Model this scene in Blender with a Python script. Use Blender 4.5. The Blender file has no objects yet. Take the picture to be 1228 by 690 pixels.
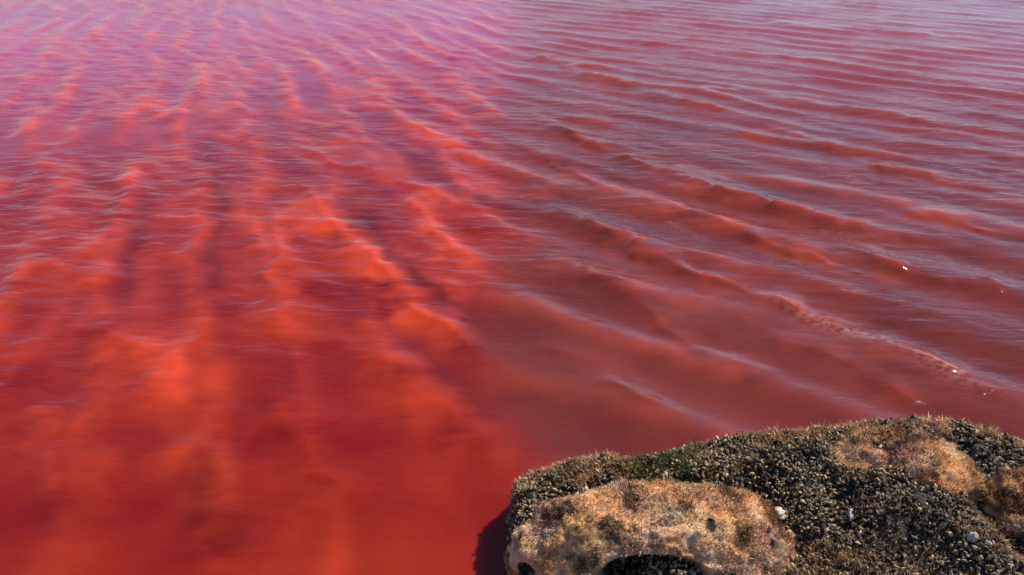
import bpy, math, random
import numpy as np
from mathutils import Vector, Matrix, noise as mnoise

rng = np.random.default_rng(7)
random.seed(7)
S = bpy.context.scene
COL = S.collection

# ------------------------------------------------------------------ camera
CAM_H, FPX, W, H = 4.0, 900.0, 1228.0, 690.0
PITCH = math.radians(27.3)
cam_d = bpy.data.cameras.new('camera')
cam = bpy.data.objects.new('camera', cam_d)
COL.objects.link(cam)
cam.location = (0, 0, CAM_H)
cam.rotation_euler = (math.radians(90) - PITCH, 0, 0)
cam_d.sensor_width = 36.0
cam_d.lens = 36.0 * FPX / W
cam_d.clip_start = 0.05
cam_d.clip_end = 5000
S.camera = cam

# ------------------------------------------------------------------ sky, sun, exposure
SUN_EL, SUN_AZ = math.radians(55), math.radians(67)      # azimuth clockwise from +Y
world = bpy.data.worlds.new('World')
S.world = world
world.use_nodes = True
wn = world.node_tree.nodes
sky = wn.new('ShaderNodeTexSky')
sky.sky_type = 'NISHITA'
sky.sun_disc = False
sky.sun_elevation = SUN_EL
sky.sun_rotation = SUN_AZ
sky.ozone_density = 6.0
sky.dust_density = 0.1
sky.altitude = 1200
world.node_tree.links.new(sky.outputs[0], wn['Background'].inputs[0])
wn['Background'].inputs[1].default_value = 0.105
sd = bpy.data.lights.new('sun', 'SUN')
sd.energy = 4.3
sd.angle = math.radians(0.6)
sd.color = (1.0, 0.90, 0.78)
sun = bpy.data.objects.new('sun', sd)
COL.objects.link(sun)
sdir = Vector((math.sin(SUN_AZ) * math.cos(SUN_EL), math.cos(SUN_AZ) * math.cos(SUN_EL), math.sin(SUN_EL)))
sun.rotation_euler = sdir.to_track_quat('Z', 'Y').to_euler()
sun.location = sdir * 30
S.view_settings.view_transform = 'Standard'
S.view_settings.look = 'None'
S.view_settings.exposure = 0.0
S.view_settings.gamma = 1.0
S.cycles.use_denoising = True
S.cycles.max_bounces = 6

# ------------------------------------------------------------------ helpers
CP, SP = math.cos(PITCH), math.sin(PITCH)

def at(px, py, z=0.0):
    """the point at height z seen at a pixel of the 1228 x 690 photograph"""
    dx, dy = (px - W / 2) / FPX, (py - H / 2) / FPX
    d = Vector((dx, CP - dy * SP, -SP - dy * CP))
    t = (z - CAM_H) / d.z
    return Vector((d.x * t, d.y * t, z))

def project(x, y, z):
    zz = y * CP - (z - CAM_H) * SP
    return W / 2 + FPX * x / zz, H / 2 + FPX * (-(z - CAM_H) * CP - y * SP) / zz

def sstep(a, b, x):
    t = np.clip((x - a) / (b - a), 0, 1)
    return t * t * (3 - 2 * t)

# vectorised value noise, 3D
_perm = rng.permutation(256)
_val = rng.random(256)
def vnoise(x, y, z=0.0):
    x, y, z = np.broadcast_arrays(np.asarray(x, float), np.asarray(y, float), np.asarray(z, float))
    xi, yi, zi = np.floor(x).astype(int), np.floor(y).astype(int), np.floor(z).astype(int)
    xf, yf, zf = x - xi, y - yi, z - zi
    xf, yf, zf = [t * t * t * (t * (t * 6 - 15) + 10) for t in (xf, yf, zf)]
    def h(i, j, k):
        return _val[_perm[(_perm[(_perm[i & 255] + j) & 255] + k) & 255]]
    r = 0
    for dk, wk in ((0, 1 - zf), (1, zf)):
        a = h(xi, yi, zi + dk) * (1 - xf) + h(xi + 1, yi, zi + dk) * xf
        b = h(xi, yi + 1, zi + dk) * (1 - xf) + h(xi + 1, yi + 1, zi + dk) * xf
        r = r + wk * (a * (1 - yf) + b * yf)
    return r * 2 - 1

def fbm(x, y, z=0.0, oct=4, gain=0.5):
    r, a, f = 0, 1.0, 1.0
    for i in range(oct):
        r = r + a * vnoise(x * f + 17.3 * i, y * f + 5.1 * i, z * f + 9.7 * i)
        a *= gain; f *= 2.03
    return r

def mesh_np(name, verts, faces, cols=None, smooth=True):
    """faces: (n,3) or (n,4) array"""
    me = bpy.data.meshes.new(name)
    k = faces.shape[1]
    me.vertices.add(len(verts)); me.vertices.foreach_set('co', np.ascontiguousarray(verts, dtype=np.float32).ravel())
    me.loops.add(faces.size); me.loops.foreach_set('vertex_index', np.ascontiguousarray(faces, dtype=np.int32).ravel())
    me.polygons.add(len(faces))
    me.polygons.foreach_set('loop_start', np.arange(0, faces.size, k, dtype=np.int32))
    me.polygons.foreach_set('loop_total', np.full(len(faces), k, dtype=np.int32))
    me.polygons.foreach_set('use_smooth', np.full(len(faces), smooth, dtype=bool))
    me.update(calc_edges=True)
    if cols is not None:
        at_ = me.attributes.new('tint', 'FLOAT_COLOR', 'POINT')
        c4 = np.ones((len(verts), 4), dtype=np.float32); c4[:, :3] = cols
        at_.data.foreach_set('color', c4.ravel())
    return me

def link(name, me, mat, parent=None, **props):
    o = bpy.data.objects.new(name, me)
    COL.objects.link(o)
    if mat: 
        me.materials.clear(); me.materials.append(mat)
    if parent: o.parent = parent
    for k, v in props.items(): o[k] = v
    return o

def mat(name):
    m = bpy.data.materials.new(name); m.use_nodes = True
    nt = m.node_tree
    return m, nt, nt.nodes, nt.links, nt.nodes['Principled BSDF']

# ------------------------------------------------------------------ materials
def water_material():
    m, nt, N, L, P = mat('red_water')
    a = N.new('ShaderNodeAttribute'); a.attribute_name = 'tint'
    L.new(a.outputs['Color'], P.inputs['Base Color'])
    P.inputs['Roughness'].default_value = 0.10
    P.inputs['IOR'].default_value = 1.333
    P.inputs['Subsurface Weight'].default_value = 0.85
    P.inputs['Subsurface Radius'].default_value = (1.0, .25, .15)
    P.inputs['Subsurface Scale'].default_value = 0.20
    tc = N.new('ShaderNodeTexCoord')
    ca = N.new('ShaderNodeAttribute'); ca.attribute_name = 'chop'
    def bump(scale, detail, strength, dist, prev=None, dist_n=0.4):
        mp = N.new('ShaderNodeMapping'); mp.inputs['Scale'].default_value = scale
        mp.inputs['Rotation'].default_value = (0, 0, 0.2)
        L.new(tc.outputs['Object'], mp.inputs['Vector'])
        n = N.new('ShaderNodeTexNoise'); n.inputs['Scale'].default_value = 1
        n.inputs['Detail'].default_value = detail; n.inputs['Distortion'].default_value = dist_n
        L.new(mp.outputs[0], n.inputs['Vector'])
        b = N.new('ShaderNodeBump'); b.inputs['Strength'].default_value = strength; b.inputs['Distance'].default_value = dist
        L.new(ca.outputs['Fac'], b.inputs['Strength'])
        L.new(n.outputs['Fac'], b.inputs['Height'])
        if prev: L.new(prev.outputs[0], b.inputs['Normal'])
        return b
    b1 = bump((2.6, 6.2, 1), 3, 1.0, 0.030)
    b2 = bump((8.5, 20.0, 1), 2, 1.0, 0.005, b1)
    L.new(b2.outputs[0], P.inputs['Normal'])
    return m

def tint_material(name, rough=0.8, bump_scale=0, bump_dist=0.002, spec=0.3, sheen=0.0, trans=0.0):
    m, nt, N, L, P = mat(name)
    a = N.new('ShaderNodeAttribute'); a.attribute_name = 'tint'
    L.new(a.outputs['Color'], P.inputs['Base Color'])
    P.inputs['Roughness'].default_value = rough
    P.inputs['Specular IOR Level'].default_value = spec
    if bump_scale:
        tc = N.new('ShaderNodeTexCoord')
        n = N.new('ShaderNodeTexNoise'); n.inputs['Scale'].default_value = bump_scale; n.inputs['Detail'].default_value = 5
        n.inputs['Roughness'].default_value = 0.65
        L.new(tc.outputs['Object'], n.inputs['Vector'])
        b = N.new('ShaderNodeBump'); b.inputs['Distance'].default_value = bump_dist
        L.new(n.outputs['Fac'], b.inputs['Height']); L.new(b.outputs[0], P.inputs['Normal'])
    if trans:
        t = N.new('ShaderNodeBsdfTranslucent'); L.new(a.outputs['Color'], t.inputs['Color'])
        mx = N.new('ShaderNodeMixShader'); mx.inputs[0].default_value = trans
        L.new(P.outputs[0], mx.inputs[1]); L.new(t.outputs[0], mx.inputs[2])
        L.new(mx.outputs[0], N['Material Output'].inputs['Surface'])
    return m

M_water = water_material()
M_rock = tint_material('wet_dark_rock', 0.6, 70, 0.004, 0.4)
M_crust = tint_material('algae_crust', 0.9, 180, 0.004, 0.15)
M_tuft = tint_material('algae_tuft', 0.8, spec=0.2, trans=0.25)
M_shell = tint_material('mussel_shell', 0.45, 250, 0.0008, 0.25)
M_pebble = tint_material('pale_stone', 0.75, 120, 0.002, 0.3)

# ------------------------------------------------------------------ water
# crest lines, traced on the water plane: (points, height, width, painted glow)
LEFT = [
 ([(355,215),(385,260),(425,300),(470,335),(500,375),(540,405),(606,442)], .085, .15, 1.25),
 ([(480,140),(530,165),(570,190),(604,210)], .055, .16, 1.1),
 ([(405,66),(440,90),(455,110),(468,135)], .05, .22, .9),
 ([(340,166),(370,180),(400,195),(450,210),(520,232),(570,255),(604,275)], .05, .15, .6),
 ([(490,225),(530,285),(565,318),(606,348)], .06, .14, 1.0),
 ([(160,110),(185,128),(205,150)], .04, .22, .8),
 ([(265,55),(270,90),(290,130),(305,172),(318,182)], .05, .2, .65),
 ([(235,85),(243,130),(262,160),(280,175)], .04, .2, .5),
 ([(0,248),(40,218),(70,183),(110,140)], .04, .18, .5),
 ([(170,185),(155,230),(125,280),(90,330)], .05, .16, .6),
 ([(255,180),(245,230),(232,290),(222,350)], .045, .14, .5),
 ([(340,240),(332,300),(320,360),(330,420)], .05, .14, .6),
 ([(0,95),(35,92),(60,84)], .03, .3, .7),
 ([(0,330),(60,320),(130,350)], .04, .2, .5),
 ([(60,380),(130,400),(200,440),(230,500)], .05, .16, .5),
 ([(240,370),(220,420),(210,470)], .045, .14, .45),
 ([(430,420),(480,450),(540,500),(600,540)], .04, .16, .5),
 ([(200,520),(250,560),(270,640)], .04, .14, .45),
 ([(330,470),(390,560),(450,620)], .04, .15, .35),
 ([(20,480),(60,540),(70,620)], .04, .16, .4),
 ([(520,150),(560,120),(600,130)], .03, .2, .3),
]
RIGHT = [
 ([(622,129),(694,168),(768,198),(843,223),(917,250),(1016,274),(1115,290),(1228,300)], .085, .17, .30),
 ([(622,178),(694,213),(758,232),(843,262),(942,297),(1000,318),(1060,335),(1150,352)], .05, .13, .75),
 ([(650,250),(709,280),(818,322),(917,354),(996,384),(1041,410),(1115,433),(1189,468),(1250,500)], .085, .15, .55),
 ([(900,145),(937,158),(991,173),(1041,198),(1115,213),(1228,238)], .06, .18, .6),
 ([(622,56),(694,85),(768,107),(868,137),(930,150)], .06, .24, .35),
 ([(790,98),(818,104),(966,119),(1041,135),(1228,165)], .06, .26, .35),
 ([(1080,250),(1115,262),(1189,280),(1240,294)], .055, .16, .6),
 ([(622,310),(720,345),(790,385),(860,430),(950,465)], .05, .16, .35),
 ([(700,35),(820,60),(960,70),(1100,95),(1240,110)], .06, .35, .2),
 ([(850,20),(1000,35),(1150,45),(1240,50)], .06, .4, .2),
 ([(900,400),(980,425),(1060,460),(1130,490)], .035, .14, .3),
 ([(630,400),(700,430),(760,475),(800,520)], .035, .16, .15),
 ([(1010,300),(1100,330),(1228,345)], .045, .14, .3),
 ([(622,215),(680,255),(740,290),(800,330)], .04, .13, .2),
]

def ridge_field(X, Y, lines, nz=1.0):
    hh = np.zeros_like(X); painted = np.zeros_like(X)
    for pts, amp, wid, paint in lines:
        P = [at(px, py) for px, py in pts]
        x0 = min(p.x for p in P) - 1.6; x1 = max(p.x for p in P) + 1.6
        y0 = min(p.y for p in P) - 1.6; y1 = max(p.y for p in P) + 1.6
        idx = np.where((X > x0) & (X < x1) & (Y > y0) & (Y < y1))[0]
        if not len(idx): continue
        x, y = X[idx], Y[idx]
        wb = .13
        x = x + wb * vnoise(x * 2.1, y * 2.1, 3.3) + .05 * vnoise(x * 5, y * 5, 8.3); y = y + wb * vnoise(x * 2.1, y * 2.1, 9.1)
        L = sum((P[i + 1] - P[i]).length for i in range(len(P) - 1))
        best = np.full(len(x), 1e9); side = np.zeros(len(x)); ss = np.zeros(len(x)); s0 = 0
        for i in range(len(P) - 1):
            a, b = P[i], P[i + 1]; d = b - a; l = d.length
            ux, uy = d.x / l, d.y / l
            t = (x - a.x) * ux + (y - a.y) * uy
            tc = np.clip(t, 0, l)
            qx, qy = x - a.x - tc * ux, y - a.y - tc * uy
            dd = np.hypot(qx, qy)
            sg = np.sign(ux * (y - a.y) - uy * (x - a.x))
            m = dd < best
            best[m] = dd[m]; side[m] = sg[m]; ss[m] = (s0 + tc)[m]
            s0 += l
        # the side that faces the camera is a little steeper
        nrm = 1 if (P[-1].x > P[0].x) else -1
        back = side * nrm > 0
        w = np.where(back, wid * 1.25, wid * .8)
        taper = sstep(-.02, .25, ss / L) * sstep(1.02, .8, ss / L) if L > .5 else 1
        taper = taper * (.72 + .28 * (1 - nz) + nz * (.6 * vnoise(ss * 1.7, wid * 10, amp * 100) + .25 * vnoise(ss * 5, wid * 10, amp * 90)))
        g = np.exp(-(best / w) ** 1.7) * taper
        hh[idx] += amp * .85 * g
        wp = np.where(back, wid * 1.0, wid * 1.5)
        painted[idx] += paint * np.exp(-(best / wp) ** 1.6) * taper
    return hh, painted

def build_water():
    # radial rows: equal angle steps where the camera looks, coarse elsewhere
    r = list(np.linspace(.02, 2.9, 14))
    ang = np.linspace(math.atan(CAM_H / 2.95), math.atan(CAM_H / 60.), 850)
    r += list(CAM_H / np.tan(ang))
    r += list(np.geomspace(62, 3000, 60))
    r = np.array(r)
    th = np.concatenate([np.linspace(-40, 40, 800), np.linspace(40, 320, 122)[1:-1]])
    th = np.radians(th)
    R, T = np.meshgrid(r, th, indexing='ij')
    X = (R * np.sin(T)).ravel(); Y = (R * np.cos(T)).ravel(); RR = R.ravel()
    near = np.exp(-(RR / 90.) ** 2)
    # which of the two wave trains: they meet along a wandering line off the rock's end
    meet = X + .30 * fbm(Y * .5, X * .3 + 4, oct=3)
    tr = sstep(-.38, .38, meet / (1 + RR * .10))
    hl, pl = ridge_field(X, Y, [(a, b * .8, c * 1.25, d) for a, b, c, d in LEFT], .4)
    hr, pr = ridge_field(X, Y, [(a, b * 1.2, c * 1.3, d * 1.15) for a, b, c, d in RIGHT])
    z = hl * (1 - tr * .8) + hr * (tr * .8 + .2)
    def train(dirdeg, spread, lams, amp, n, seed):
        g = np.random.default_rng(seed); s = 0
        for i in range(n):
            a = math.radians(dirdeg + g.normal() * spread); lam = g.uniform(*lams)
            k = 2 * math.pi / lam
            ph = k * (X * math.cos(a) + Y * math.sin(a)) + g.uniform(0, 6.28)
            s = s + amp * lam * np.sin(ph + .5 * np.sin(ph * .31 + i))
        return s / math.sqrt(n)
    rows = 0
    for q, (lam, dg, sd_) in enumerate(((1.0, 21, 0), (1.5, 28, 4))):
        ph = 2 * math.pi / lam * (X * math.cos(math.radians(dg)) + Y * math.sin(math.radians(dg))) + 2.4 * fbm(X * .30 + sd_, Y * .20, 40, oct=2) + .5 * vnoise(X * 1.6, Y * 1.6, 41 + sd_)
        cr_ = (.5 + .5 * np.sin(ph)) ** 2.6
        rows = rows + (.65, .45)[q] * cr_ * np.clip(.66 + .55 * fbm((X * .93 + Y * .37) * 1.3 + sd_, (Y * .93 - X * .37) * .40, 42, oct=3), 0, 1.25)
    rows = rows * (.55 + .45 * sstep(5, 11, RR))
    z = z + (1 - tr) * .045 * rows * near
    z = z + (1 - tr) * train(28, 14, (.8, 1.6), .010, 6, 1) * near
    z = z + tr * train(56, 9, (.7, 1.5), .015, 6, 2) * near
    # crest rows of the right-hand train; painted glow follows them below
    ph = 2 * math.pi / 1.15 * (X * math.cos(math.radians(52)) + Y * math.sin(math.radians(52))) + 2.2 * fbm(X * .30, Y * .25, 60, oct=2)
    rrow = (.5 + .5 * np.sin(ph)) ** 2.2 * np.clip(.55 + .8 * fbm(X * .6, Y * .7, 62, oct=3), 0, 1.3)
    z = z + tr * .035 * rrow * near
    # wind chop, crests roughly across the view
    cal = sstep(4.0, 10.0, RR) * .88 + .12
    patch = .6 + .55 * fbm(X * .45, Y * .35, 2.0, oct=3)
    z = z + cal * patch * train(88, 20, (.18, .45), .0105, 18, 3) * np.exp(-(RR / 40.) ** 2)
    z = z + cal * patch * (1 - .3 * tr) * train(72, 28, (.40, .9), .0135, 14, 5) * near
    # drifting algae pigment, plus light through the thin crests painted in orange
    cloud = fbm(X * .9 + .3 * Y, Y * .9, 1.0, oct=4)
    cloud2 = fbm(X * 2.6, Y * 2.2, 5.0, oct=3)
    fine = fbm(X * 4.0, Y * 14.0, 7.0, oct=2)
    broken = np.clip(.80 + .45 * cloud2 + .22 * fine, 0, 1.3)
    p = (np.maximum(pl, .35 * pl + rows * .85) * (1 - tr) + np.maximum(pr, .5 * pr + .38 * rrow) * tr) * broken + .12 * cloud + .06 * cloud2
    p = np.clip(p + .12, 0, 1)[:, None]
    Tn = tr[:, None]
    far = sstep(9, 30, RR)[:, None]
    deepL = np.array((.235, .0095, .006)) * (1 - far) + np.array((.55, .050, .19)) * far  # far left pinker: violet sky reflection painted into the base colour
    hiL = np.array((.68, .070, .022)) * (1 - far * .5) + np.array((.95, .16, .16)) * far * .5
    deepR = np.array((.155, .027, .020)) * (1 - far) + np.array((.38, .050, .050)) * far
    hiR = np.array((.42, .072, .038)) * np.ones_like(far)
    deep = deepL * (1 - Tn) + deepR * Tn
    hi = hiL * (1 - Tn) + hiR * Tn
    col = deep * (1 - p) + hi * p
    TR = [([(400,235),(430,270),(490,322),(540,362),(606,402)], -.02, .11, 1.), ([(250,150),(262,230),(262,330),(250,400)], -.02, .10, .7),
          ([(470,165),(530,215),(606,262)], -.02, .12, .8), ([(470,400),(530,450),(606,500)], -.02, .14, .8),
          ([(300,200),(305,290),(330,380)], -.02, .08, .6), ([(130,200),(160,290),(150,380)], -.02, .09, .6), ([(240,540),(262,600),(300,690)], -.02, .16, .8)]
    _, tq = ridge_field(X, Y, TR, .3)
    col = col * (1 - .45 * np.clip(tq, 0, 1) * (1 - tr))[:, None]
    # reflected sky painted as broken pale lines behind crests, longest nearest the rock
    SKY_LINES = [([(900,340),(960,372),(1003,392),(1045,408),(1090,422),(1130,438),(1180,462),(1240,488)], 1, .10, .8),
          ([(1010,350),(1060,352),(1100,362)], 1, .05, .6), ([(870,425),(905,434)], 1, .03, .4),
          ([(960,270),(1010,280),(1060,300),(1110,318)], 1, .06, .5), ([(1120,305),(1180,325),(1230,330)], 1, .06, .5),
          ([(960,192),(1000,205),(1040,222)], 1, .07, .5), ([(800,262),(850,285)], 1, .05, .5)]
    _, sky_gleam = ridge_field(X, Y, SKY_LINES)
    sky_gleam = np.clip(sky_gleam * 1.4, 0, 1) * sstep(-.5, .7, fbm(X * 20, Y * 34, 77, oct=3)) * .30
    sky_gleam = sky_gleam[:, None]
    col = col * (1 - sky_gleam) + np.array((.80, .60, .60)) * sky_gleam
    nr, nt_ = len(r), len(th)
    i, j = np.meshgrid(np.arange(nr - 1), np.arange(nt_), indexing='ij')
    j2 = (j + 1) % nt_
    f = np.stack([i * nt_ + j, i * nt_ + j2, (i + 1) * nt_ + j2, (i + 1) * nt_ + j], -1).reshape(-1, 4)[:, ::-1]
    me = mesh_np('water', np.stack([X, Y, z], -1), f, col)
    ch = np.clip(.25 + .8 * patch * cal, .1, 1) * (1 - .5 * p[:, 0])
    a_ = me.attributes.new('chop', 'FLOAT', 'POINT'); a_.data.foreach_set('value', ch.astype(np.float32))
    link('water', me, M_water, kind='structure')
build_water()

# ------------------------------------------------------------------ bedrock
CREST_PX = [(560,640,.15),(612,584,.34),(640,570,.44),(700,554,.56),(760,552,.66),(800,548,.68),(840,536,.72),(880,526,.74),
            (940,521,.78),(1000,518,.80),(1040,512,.84),(1080,507,.88),(1140,508,.90),(1190,522,.86),(1228,534,.82),(1290,560,.78),(1400,600,.7)]
CR = [at(a, b, z) for a, b, z in CREST_PX]
cx = np.array([p.x for p in CR]); cy = np.array([p.y for p in CR]); cz = np.array([p.z for p in CR])

def rock_h(x, y):
    yc = np.interp(x, cx, cy); zc = np.interp(x, cx, cz)
    u = yc - y                                   # towards the camera
    z = zc - .16 * np.clip(u, 0, 2.2) + .10 * fbm(x * 2.6, y * 2.6, 1, oct=4) * sstep(0, .25, u) + .012 * fbm(x * 9, y * 9, 2, oct=3)
    z = z - 1.9 * np.clip(-u, 0, 9) ** 1.15
    # hollow in the lower right, kept bare and wet
    hx, hy, _ = HOLLOW
    z = z - .20 * np.exp(-(((x - hx) / .20) ** 2 + ((y - hy) / .30) ** 2) ** 1.5)
    # seaward end: the rock drops off steeply to the left
    xl = .005 + .022 * fbm(y * 3.1, .5, 4, oct=3)
    z = z - 7.0 * np.clip(xl + .02 - x, 0, 1) ** 1.0
    return np.maximum(z, -.7)
HOLLOW = at(1200, 655, .55)

def build_bedrock():
    xs = np.concatenate([np.linspace(-.28, 3.9, 380), np.linspace(3.95, 6, 20)])
    ys = np.concatenate([np.linspace(-2, 2.2, 60), np.linspace(2.22, 4.9, 250)])
    X, Y = np.meshgrid(xs, ys)
    Z = rock_h(X, Y)
    n = fbm(X * 5, Y * 5, 3, oct=4)[..., None]; n2 = sstep(.1, .7, fbm(X * 3, Y * 3, 13, oct=3))[..., None]
    c = np.array((.022, .019, .018)) * (1 + .5 * n) + n2 * np.array((.015, .013, .007))
    V = np.stack([X, Y, Z], -1).reshape(-1, 3)
    a, b = np.meshgrid(np.arange(len(ys) - 1), np.arange(len(xs) - 1), indexing='ij')
    k = len(xs)
    f = np.stack([a * k + b, a * k + b + 1, (a + 1) * k + b + 1, (a + 1) * k + b], -1).reshape(-1, 4)
    me = mesh_np('shore_rock', V, f, np.clip(c, .01, 1).reshape(-1, 3))
    return link('shore_rock', me, M_rock, label='dark sloping shore rock carpeted with mussels beside the red water', category='rock')
ROCK = build_bedrock()

# ------------------------------------------------------------------ boulders overgrown with algae
PAL = np.array([(.78, .42, .21), (.68, .38, .27), (.66, .46, .20), (.40, .33, .16), (.70, .45, .37), (.84, .56, .36)])
def algae_colour(x, y, z, seed, olive=.0):
    a = fbm(x * 4, y * 4, z * 4 + seed, oct=4); b = fbm(x * 11, y * 11, z * 11 + seed + 3, oct=3); c = fbm(x * 2.2, y * 2.2, z * 2.2 + seed + 7, oct=2)
    w = np.stack([1.1 + a, .8 - a + .5 * c, .9 + c, np.clip(.55 + b * 1.1 + olive * 2, 0, 3), .7 + 1.0 * b - .3 * c, .6 - c], -1)
    w = np.clip(w, .01, 5) ** 4.5
    w /= w.sum(-1, keepdims=True)
    col = w @ PAL
    dark = sstep(.12, .65, fbm(x * 7, y * 7, z * 7 + seed + 20, oct=4))[..., None]
    return np.clip(col * 1.16 * (1 - dark * .66) * (1 + .18 * b[..., None]), .01, .9)

def icos(sub):
    import bmesh
    bm = bmesh.new(); bmesh.ops.create_icosphere(bm, subdivisions=sub, radius=1)
    V = np.array([v.co[:] for v in bm.verts]); F = np.array([[v.index for v in f.verts] for f in bm.faces])
    bm.free(); return V, F
ICO7 = icos(7); ICO5 = icos(5); ICO4 = icos(4)

BOULDERS = []; SURF = []
def boulder(name, c, rad, rotz, seed, label, ico=ICO7, lump=.16, dents=(), olive=0., n_tufts=30000, tl=.017, squash=2.05):
    V, F = ico
    s = np.sign(V) * np.abs(V) ** 1.0
    q = (np.abs(V[:, 0]) ** squash + np.abs(V[:, 1]) ** squash + np.abs(V[:, 2]) ** squash) ** (-1 / squash)
    P = V * q[:, None]
    d = 1 + lump * fbm(V[:, 0] * 1.6 + seed, V[:, 1] * 1.6, V[:, 2] * 1.6, oct=3)
    P = P * d[:, None] * np.array(rad)
    cr, sr = math.cos(rotz), math.sin(rotz)
    P = np.stack([P[:, 0] * cr - P[:, 1] * sr, P[:, 0] * sr + P[:, 1] * cr, P[:, 2]], -1) + np.array(c)
    N = V / np.array(rad); N = np.stack([N[:, 0] * cr - N[:, 1] * sr, N[:, 0] * sr + N[:, 1] * cr, N[:, 2]], -1)
    N /= np.linalg.norm(N, axis=1, keepdims=True)
    dent_shade = np.zeros(len(P))
    for (dpx, dpy, dr, push) in dents:
        qx, qy = project(P[:, 0], P[:, 1], P[:, 2])
        view = np.array((0, 0, CAM_H)) - P
        dist = np.hypot(qx - dpx, qy - dpy) + 1e4 * ((N * view).sum(1) < 0)
        dc = P[np.argmin(dist)]
        g = np.exp(-((((P - dc) / np.array(dr)) ** 2).sum(1)) ** 2.0)
        dent_shade = np.maximum(dent_shade, g)
        P = P + np.array(push) * g[:, None]
    # cauliflower relief of the algal turf
    x, y, z = P.T
    rel = .030 * (np.abs(fbm(x * 8, y * 8, z * 8 + seed, oct=2)) * -1 + .4) + .012 * fbm(x * 26, y * 26, z * 26, oct=3) + .006 * fbm(x * 80, y * 80, z * 80, oct=1)
    P = P + N * rel[:, None]
    col = algae_colour(P[:, 0], P[:, 1], P[:, 2], seed, olive)
    bk = sstep(.12, .5, dent_shade + .12 * fbm(x * 14, y * 14, z * 14, oct=2))[:, None]
    col = col * (1 - bk) + np.array((.045, .036, .030)) * bk  # shade inside the dents painted as a dark colour
    piv = Vector(c) - Vector((0, 0, rad[2] * .6))
    me = mesh_np(name, P - np.array(piv), F, col)
    o = link(name, me, M_crust, label=label, category='boulder', group='algae covered boulders on the shore rock')
    o.location = piv
    # tufts on the camera-side and top faces
    fn = N[F].mean(1); fc = P[F].mean(1)
    area = np.linalg.norm(np.cross(P[F[:, 1]] - P[F[:, 0]], P[F[:, 2]] - P[F[:, 0]]), axis=1)
    w = area * (1 - .93 * bk[F[:, 0], 0]) * (fc[:, 2] > rock_h(fc[:, 0], fc[:, 1]) - .01)
    pick = rng.choice(len(F), n_tufts, p=w / w.sum())
    bar = rng.dirichlet((1, 1, 1), n_tufts)
    pos = (P[F[pick]] * bar[..., None]).sum(1); nn = fn[pick]
    tufts('algae_tufts', pos, nn, tl, algae_colour(pos[:, 0], pos[:, 1], pos[:, 2], seed, olive) * rng.uniform(.35, 1.7, (n_tufts, 1)), o)
    BOULDERS.append((np.array(c), np.array(rad), rotz)); SURF.append((P, N))
    return o

def tufts(name, pos, nn, length, col, parent, width=.28, up=.35):
    n = len(pos)
    L = length * rng.uniform(.4, 1.3, n) * (1 + .5 * fbm(pos[:, 0] * 9, pos[:, 1] * 9, 5, oct=2))
    d = nn * .8 + rng.normal(0, .55, (n, 3)) + np.array((0, 0, up)); d /= np.linalg.norm(d, axis=1, keepdims=True)
    s = np.cross(d, rng.normal(0, 1, (n, 3))); s /= np.linalg.norm(s, axis=1, keepdims=True)
    wv = (L * width)[:, None]
    base = pos - nn * .002
    mid = base + d * (L * .55)[:, None]
    bend = rng.normal(0, .25, (n, 3))
    tip = base + (d + bend) * L[:, None]
    V = np.stack([base - s * wv * .35, mid + s * wv * .6, tip, mid - s * wv * .5], 1).reshape(-1, 3)
    F = np.arange(4 * n).reshape(n, 4)
    c = np.repeat(np.clip(col, .008, .9), 4, 0)
    off = np.array(parent.location)
    me = mesh_np(name, V - off, F, c, smooth=False)
    return link(name, me, M_tuft, parent, kind='stuff')

# large domed boulder
c1 = at(780, 672, .40)
d_c = at(795, 690, .50)
boulder('mossy_boulder', (c1.x, c1.y - .02, .36), (.89, .44, .54), .04, 3.1,
        'large domed orange and ochre algae covered boulder in front of the mussel slope',
        dents=[(785, 715, (.27, .42, .14), (0, .46, .0)), (632, 690, (.06, .12, .06), (.01, .08, 0)),
               (853, 632, (.03, .05, .04), (0, .035, -.01)), (922, 642, (.02, .04, .03), (-.02, .04, 0)), (928, 657, (.022, .04, .03), (-.02, .04, 0))],
        n_tufts=80000, lump=.10)
c2 = at(1112, 548, .84)
boulder('mossy_boulder', (c2.x, c2.y, .74), (.34, .32, .17), -.5, 8.4,
        'small tan algae covered boulder on the highest part of the rock crest', ico=ICO5, n_tufts=16000, olive=.1)
c3 = at(1222, 585, .75)
boulder('mossy_boulder', (c3.x, c3.y, .64), (.26, .28, .22), .3, 5.7,
        'pinkish brown algae covered boulder at the right edge above the dark hollow', ico=ICO5, n_tufts=12000)
c4 = at(1030, 548, .80)
boulder('mossy_boulder', (c4.x, c4.y, .76), (.27, .15, .12), .1, 11.2,
        'low reddish brown algae hummock left of the tan boulder near the crest', ico=ICO5, n_tufts=7000)
c5 = at(636, 700, .45)
boulder('mossy_boulder', (c5.x + .03, c5.y, .36), (.10, .12, .14), .1, 15.2,
        'small pinkish algae covered lump in the lower left corner of the rock', ico=ICO5, n_tufts=3000)

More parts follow.
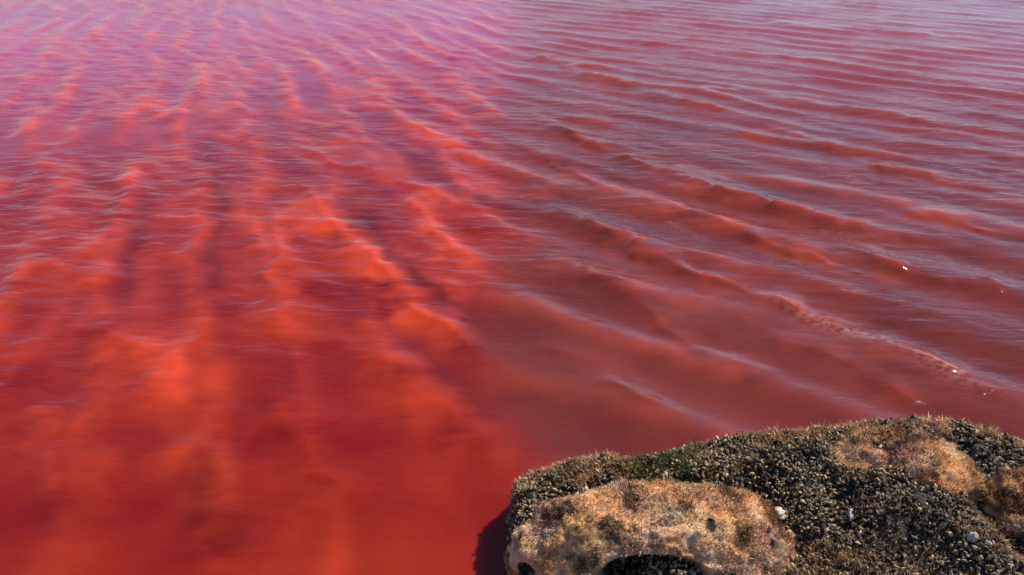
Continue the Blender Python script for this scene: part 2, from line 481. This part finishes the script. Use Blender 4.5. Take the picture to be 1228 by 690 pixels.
# ------------------------------------------------------------------ mussels
def mussel_template():
    """teardrop shell pair: pointed at the base, broad above; returns verts, quads, rim weight"""
    secs = [(0, .05, .04), (.18, .24, .18), (.5, .38, .26), (.8, .33, .20), (1.0, .12, .07)]
    n = 5; V = []; rim = []
    for t, w, d in secs:
        for k in range(n):
            a = 2 * math.pi * k / n
            V.append((w * math.cos(a) - .10 * math.sin(t * 3.1), d * math.sin(a), t))
            rim.append((.3 + .7 * t) * (1 if k == 0 else .6) if k in (0, 3) else (.45 * t * t if k == 1 else 0.))
    F = []
    for i in range(len(secs) - 1):
        for k in range(n):
            F.append((i * n + k, i * n + (k + 1) % n, (i + 1) * n + (k + 1) % n, (i + 1) * n + k))
    return np.array(V), np.array(F), np.array(rim)
MV, MF, MR = mussel_template()

def in_boulder(x, y, z, grow=1.0):
    r = np.zeros(len(x), bool)
    for c, rad, rz in BOULDERS:
        dx, dy = x - c[0], y - c[1]
        cr, sr = math.cos(-rz), math.sin(-rz)
        u, v = dx * cr - dy * sr, dx * sr + dy * cr
        q = (u / rad[0]) ** 2 + (v / rad[1]) ** 2 + ((z - c[2]) / rad[2]) ** 2
        r |= q < grow
    return r

def mussel_spots(n):
    x = rng.uniform(-.03, 3.7, n * 3); y = rng.uniform(2.3, 4.6, n * 3)
    yc = np.interp(x, cx, cy)
    z = rock_h(x, y)
    px, py = project(x, y, z)
    keep = (y < yc + .12) & (z > -.05) & (px < 1300) & (py < 780) & (px > 600)
    keep &= ~in_boulder(x, y, z, .80) | ((px > 705) & (px < 870) & (py > 655))
    hx, hy, _ = HOLLOW
    keep &= (((x - hx) / .22) ** 2 + ((y - hy) / .30) ** 2) > .8 + .5 * rng.random(n * 3)
    dens = sstep(-.9, -.1, fbm(x * 4, y * 4, 31, oct=3))
    keep &= rng.random(n * 3) < .6 + .4 * dens
    i = np.where(keep)[0][:n]
    return x[i], y[i], z[i]

def slope_normal(x, y):
    e = .02
    gx = (rock_h(x + e, y) - rock_h(x - e, y)) / (2 * e); gy = (rock_h(x, y + e) - rock_h(x, y - e)) / (2 * e)
    n = np.stack([-gx, -gy, np.ones_like(gx)], -1)
    return n / np.linalg.norm(n, axis=1, keepdims=True)

def shell_colour(x, y):
    n = len(x)
    r = rng.random(n)
    base = np.where((r < .55)[:, None], (.040, .027, .017), np.where((r < .85)[:, None], (.11, .088, .058), (.42, .32, .20)))
    g = sstep(.0, .7, fbm(x * 3.5, y * 3.5, 44, oct=3)) * (rng.random(n) < .5)
    base = base * (1 - g[:, None] * .6) + g[:, None] * .6 * np.array((.075, .085, .035))
    patch_shade = .35 + .95 * sstep(-.45, .45, fbm(x * 5, y * 5, 55, oct=3))  # uneven shadow zones painted into the shell colours
    base = base * rng.uniform(.5, 1.5, (n, 1)) * patch_shade[:, None]
    pale = np.array((.90, .66, .40)) * rng.uniform(.3, 1.25, (n, 1))  # pale edges: sunlit highlights painted onto the shell rims
    amt = np.clip(rng.normal(.85, .5, n) * (.45 + .6 * patch_shade), 0, 1)
    return base, pale, amt

def place(x, y, z, size):
    n = len(x)
    nn = slope_normal(x, y)
    d = nn * .5 + rng.normal(0, 1, (n, 3)); d[:, 2] = np.abs(d[:, 2])
    d /= np.linalg.norm(d, axis=1, keepdims=True)
    s = np.cross(d, rng.normal(0, 1, (n, 3))); s /= np.linalg.norm(s, axis=1, keepdims=True)
    t = np.cross(d, s)
    return d, s, t

x, y, z = mussel_spots(21000)
n = len(x)
size = .013 + .036 * rng.random(n) ** 2.0
z = z + rng.uniform(-.016, .020, n) + .016 * fbm(x * 13, y * 13, 3, oct=2)
d, s, t = place(x, y, z, size)
base, pale, amt = shell_colour(x, y)
px, py = project(x, y, z)
show = size / np.hypot(y, CAM_H - z) * ((px > 612) & (px < 1228) & (py < 690)) * (z > np.interp(x, cx, cz) - .9) * (base.sum(1) > 0)
show = show * ~in_boulder(x, y, z, 1.15)
order = np.argsort(-show)
single, rest = order[:300], order[300:]

# the small ones: one mass
k = len(MV)
R = rest
V = (np.stack([x, y, z], -1)[R][:, None] + size[R][:, None, None] * (MV[None, :, 0, None] * s[R][:, None] + MV[None, :, 1, None] * t[R][:, None] + (MV[None, :, 2, None] - .15) * d[R][:, None])).reshape(-1, 3)
F = (MF[None] + (np.arange(len(R)) * k)[:, None, None]).reshape(-1, 4)
wgt = (MR[None] * amt[R][:, None] * 1.3)[..., None]
C = (base[R][:, None] * (1 - np.clip(wgt, 0, 1)) + pale[R][:, None] * np.clip(wgt, 0, 1)).reshape(-1, 3)
link('mussel_bed', mesh_np('mussel_bed', V, F, C), M_shell, ROCK, kind='stuff')

# the ones that show largest: parts of their own, eight shared shells
shells = []
for q in range(8):
    b, p_, a_ = shell_colour(np.array([q * 1.3]), np.array([q * .7]))
    w_ = np.clip(MR[:, None] * (.3 + .12 * q), 0, 1)
    jit = MV * (1 + rng.normal(0, .05, MV.shape))
    me = mesh_np('mussel', jit, MF, b * (1 - w_) + p_ * w_)
    me.materials.append(M_shell); shells.append(me)
for q, i in enumerate(single):
    o = bpy.data.objects.new('mussel', shells[q % 8]); COL.objects.link(o); o.parent = ROCK
    m = Matrix((Vector(s[i]), Vector(t[i]), Vector(d[i]))).transposed().to_4x4()
    o.matrix_local = Matrix.Translation(Vector((x[i], y[i], z[i])) - Vector(d[i]) * .15 * size[i]) @ m @ Matrix.Scale(size[i], 4)

# ------------------------------------------------------------------ algae growing on the bedrock between the mussels
def scatter_rock(n, keepf, length, colf, **kw):
    x = rng.uniform(-.04, 3.7, n * 4); y = rng.uniform(2.3, 4.7, n * 4)
    z = rock_h(x, y); px, py = project(x, y, z)
    k = np.where(keepf(x, y, z, px, py))[0][:n]
    x, y, z = x[k], y[k], z[k]
    pos = np.stack([x, y, z + rng.uniform(0, .022, len(x))], -1)
    return tufts('algae_tufts', pos, slope_normal(x, y), length, colf(x, y, z), ROCK, **kw)

def fringe(x, y, z, px, py):
    u = np.interp(x, cx, cy) - y
    nz = fbm(x * 4, y * 4, 61, oct=3)
    return (u > -.10) & (u < .10 + .12 * nz) & (px < 1260) & (z > 0) & (rng.random(len(x)) < .6 + .5 * nz)
def fringe_col(x, y, z):
    n = len(x); px, _ = project(x, y, z)
    green = np.exp(-((px - 795) / 50) ** 2) + np.exp(-((px - 905) / 45) ** 2) * .7 + .25 * fbm(x * 5, y * 5, 71, oct=2)
    g = np.clip(green, 0, 1)[:, None]
    c = algae_colour(x, y, z, 9.0) * .7 + np.array((.30, .19, .14))  # lifted paler: rim light along the crest painted into the tufts
    return (c * (1 - g) + np.array((.20, .23, .07)) * g) * rng.uniform(.5, 1.5, (n, 1))
scatter_rock(60000, fringe, .034, fringe_col, up=.8, width=.22)

def patches(x, y, z, px, py):
    nz = fbm(x * 3.2, y * 3.2, 81, oct=4)
    g = np.exp(-(((px - 800) / 60) ** 2 + ((py - 566) / 12) ** 2)) + np.exp(-(((px - 1050) / 60) ** 2 + ((py - 535) / 18) ** 2)) + .3 * np.exp(-(((px - 1120) / 50) ** 2 + ((py - 680) / 30) ** 2)) + .8 * np.exp(-(((px - 720) / 45) ** 2 + ((py - 563) / 12) ** 2))
    return (px < 1260) & (py < 740) & (z > 0) & (rng.random(len(x)) < np.clip(nz * .8 - .05, 0, 1) + g) & ~in_boulder(x, y, z, .9)
def patch_col(x, y, z):
    n = len(x); px, py = project(x, y, z)
    g = (np.clip(np.exp(-((px - 800) / 55) ** 2) * .9 + .35 * fbm(x * 3, y * 3, 91, oct=2) + .15, 0, 1) * (py < 600))[:, None]
    c = algae_colour(x, y, z, 19.0, .3)
    return (c * (1 - g) + np.array((.13, .15, .05)) * g) * rng.uniform(.5, 1.5, (n, 1))
scatter_rock(60000, patches, .021, patch_col, up=.6, width=.22)

# ------------------------------------------------------------------ pale stones lying among the mussels
def pebble(p, rad, seed, label, col=(.62, .52, .40)):
    V, F = ICO4
    P = V * (1 + .38 * fbm(V[:, 0] * 1.3 + seed, V[:, 1] * 1.3, V[:, 2] * 1.3, oct=3))[:, None] * np.array(rad)
    c = np.array(col) * (1 + .2 * fbm(V[:, 0] * 3, V[:, 1] * 3, V[:, 2] * 3 + seed, oct=2))[:, None]
    o = link('pale_stone', mesh_np('pale_stone', P, F, np.clip(c, .02, .85)), M_pebble, label=label, category='stone', group='pale stones on the shore rock')
    o.location = p; o.rotation_euler = (seed, seed * .3, seed * 2)
def on_rock(px, py, lift=.02):
    z = .6
    for _ in range(12):
        q = at(px, py, z); z = float(rock_h(np.array([q.x]), np.array([q.y]))[0])
    q = at(px, py, z + lift); return q
def on_boulder(px, py):
    P, N = SURF[0]
    qx, qy = project(P[:, 0], P[:, 1], P[:, 2])
    d_ = np.hypot(qx - px, qy - py) + 1e4 * ((N * (np.array((0, 0, CAM_H)) - P)).sum(1) < 0)
    i = np.argmin(d_)
    return Vector(P[i] + N[i] * .018)
pebble(on_boulder(938, 616), (.048, .030, .036), 1.2, 'cream white stone at the right end of the large domed boulder', (.75, .66, .52))
pebble(on_rock(1021, 617), (.030, .018, .018), 2.2, 'pinkish pale stone lying among mussels right of the large boulder', (.62, .52, .46))
pebble(on_rock(1108, 648), (.032, .020, .016), 3.1, 'flat beige stone low down in the middle of the mussel slope', (.50, .40, .32))
pebble(on_rock(1166, 645), (.030, .022, .022), 4.7, 'pale stone left of the dark hollow, larger of the two there', (.60, .52, .42))
pebble(on_rock(1187, 653), (.014, .012, .022), 5.3, 'tiny white upright stone on the edge of the dark hollow', (.80, .78, .70))
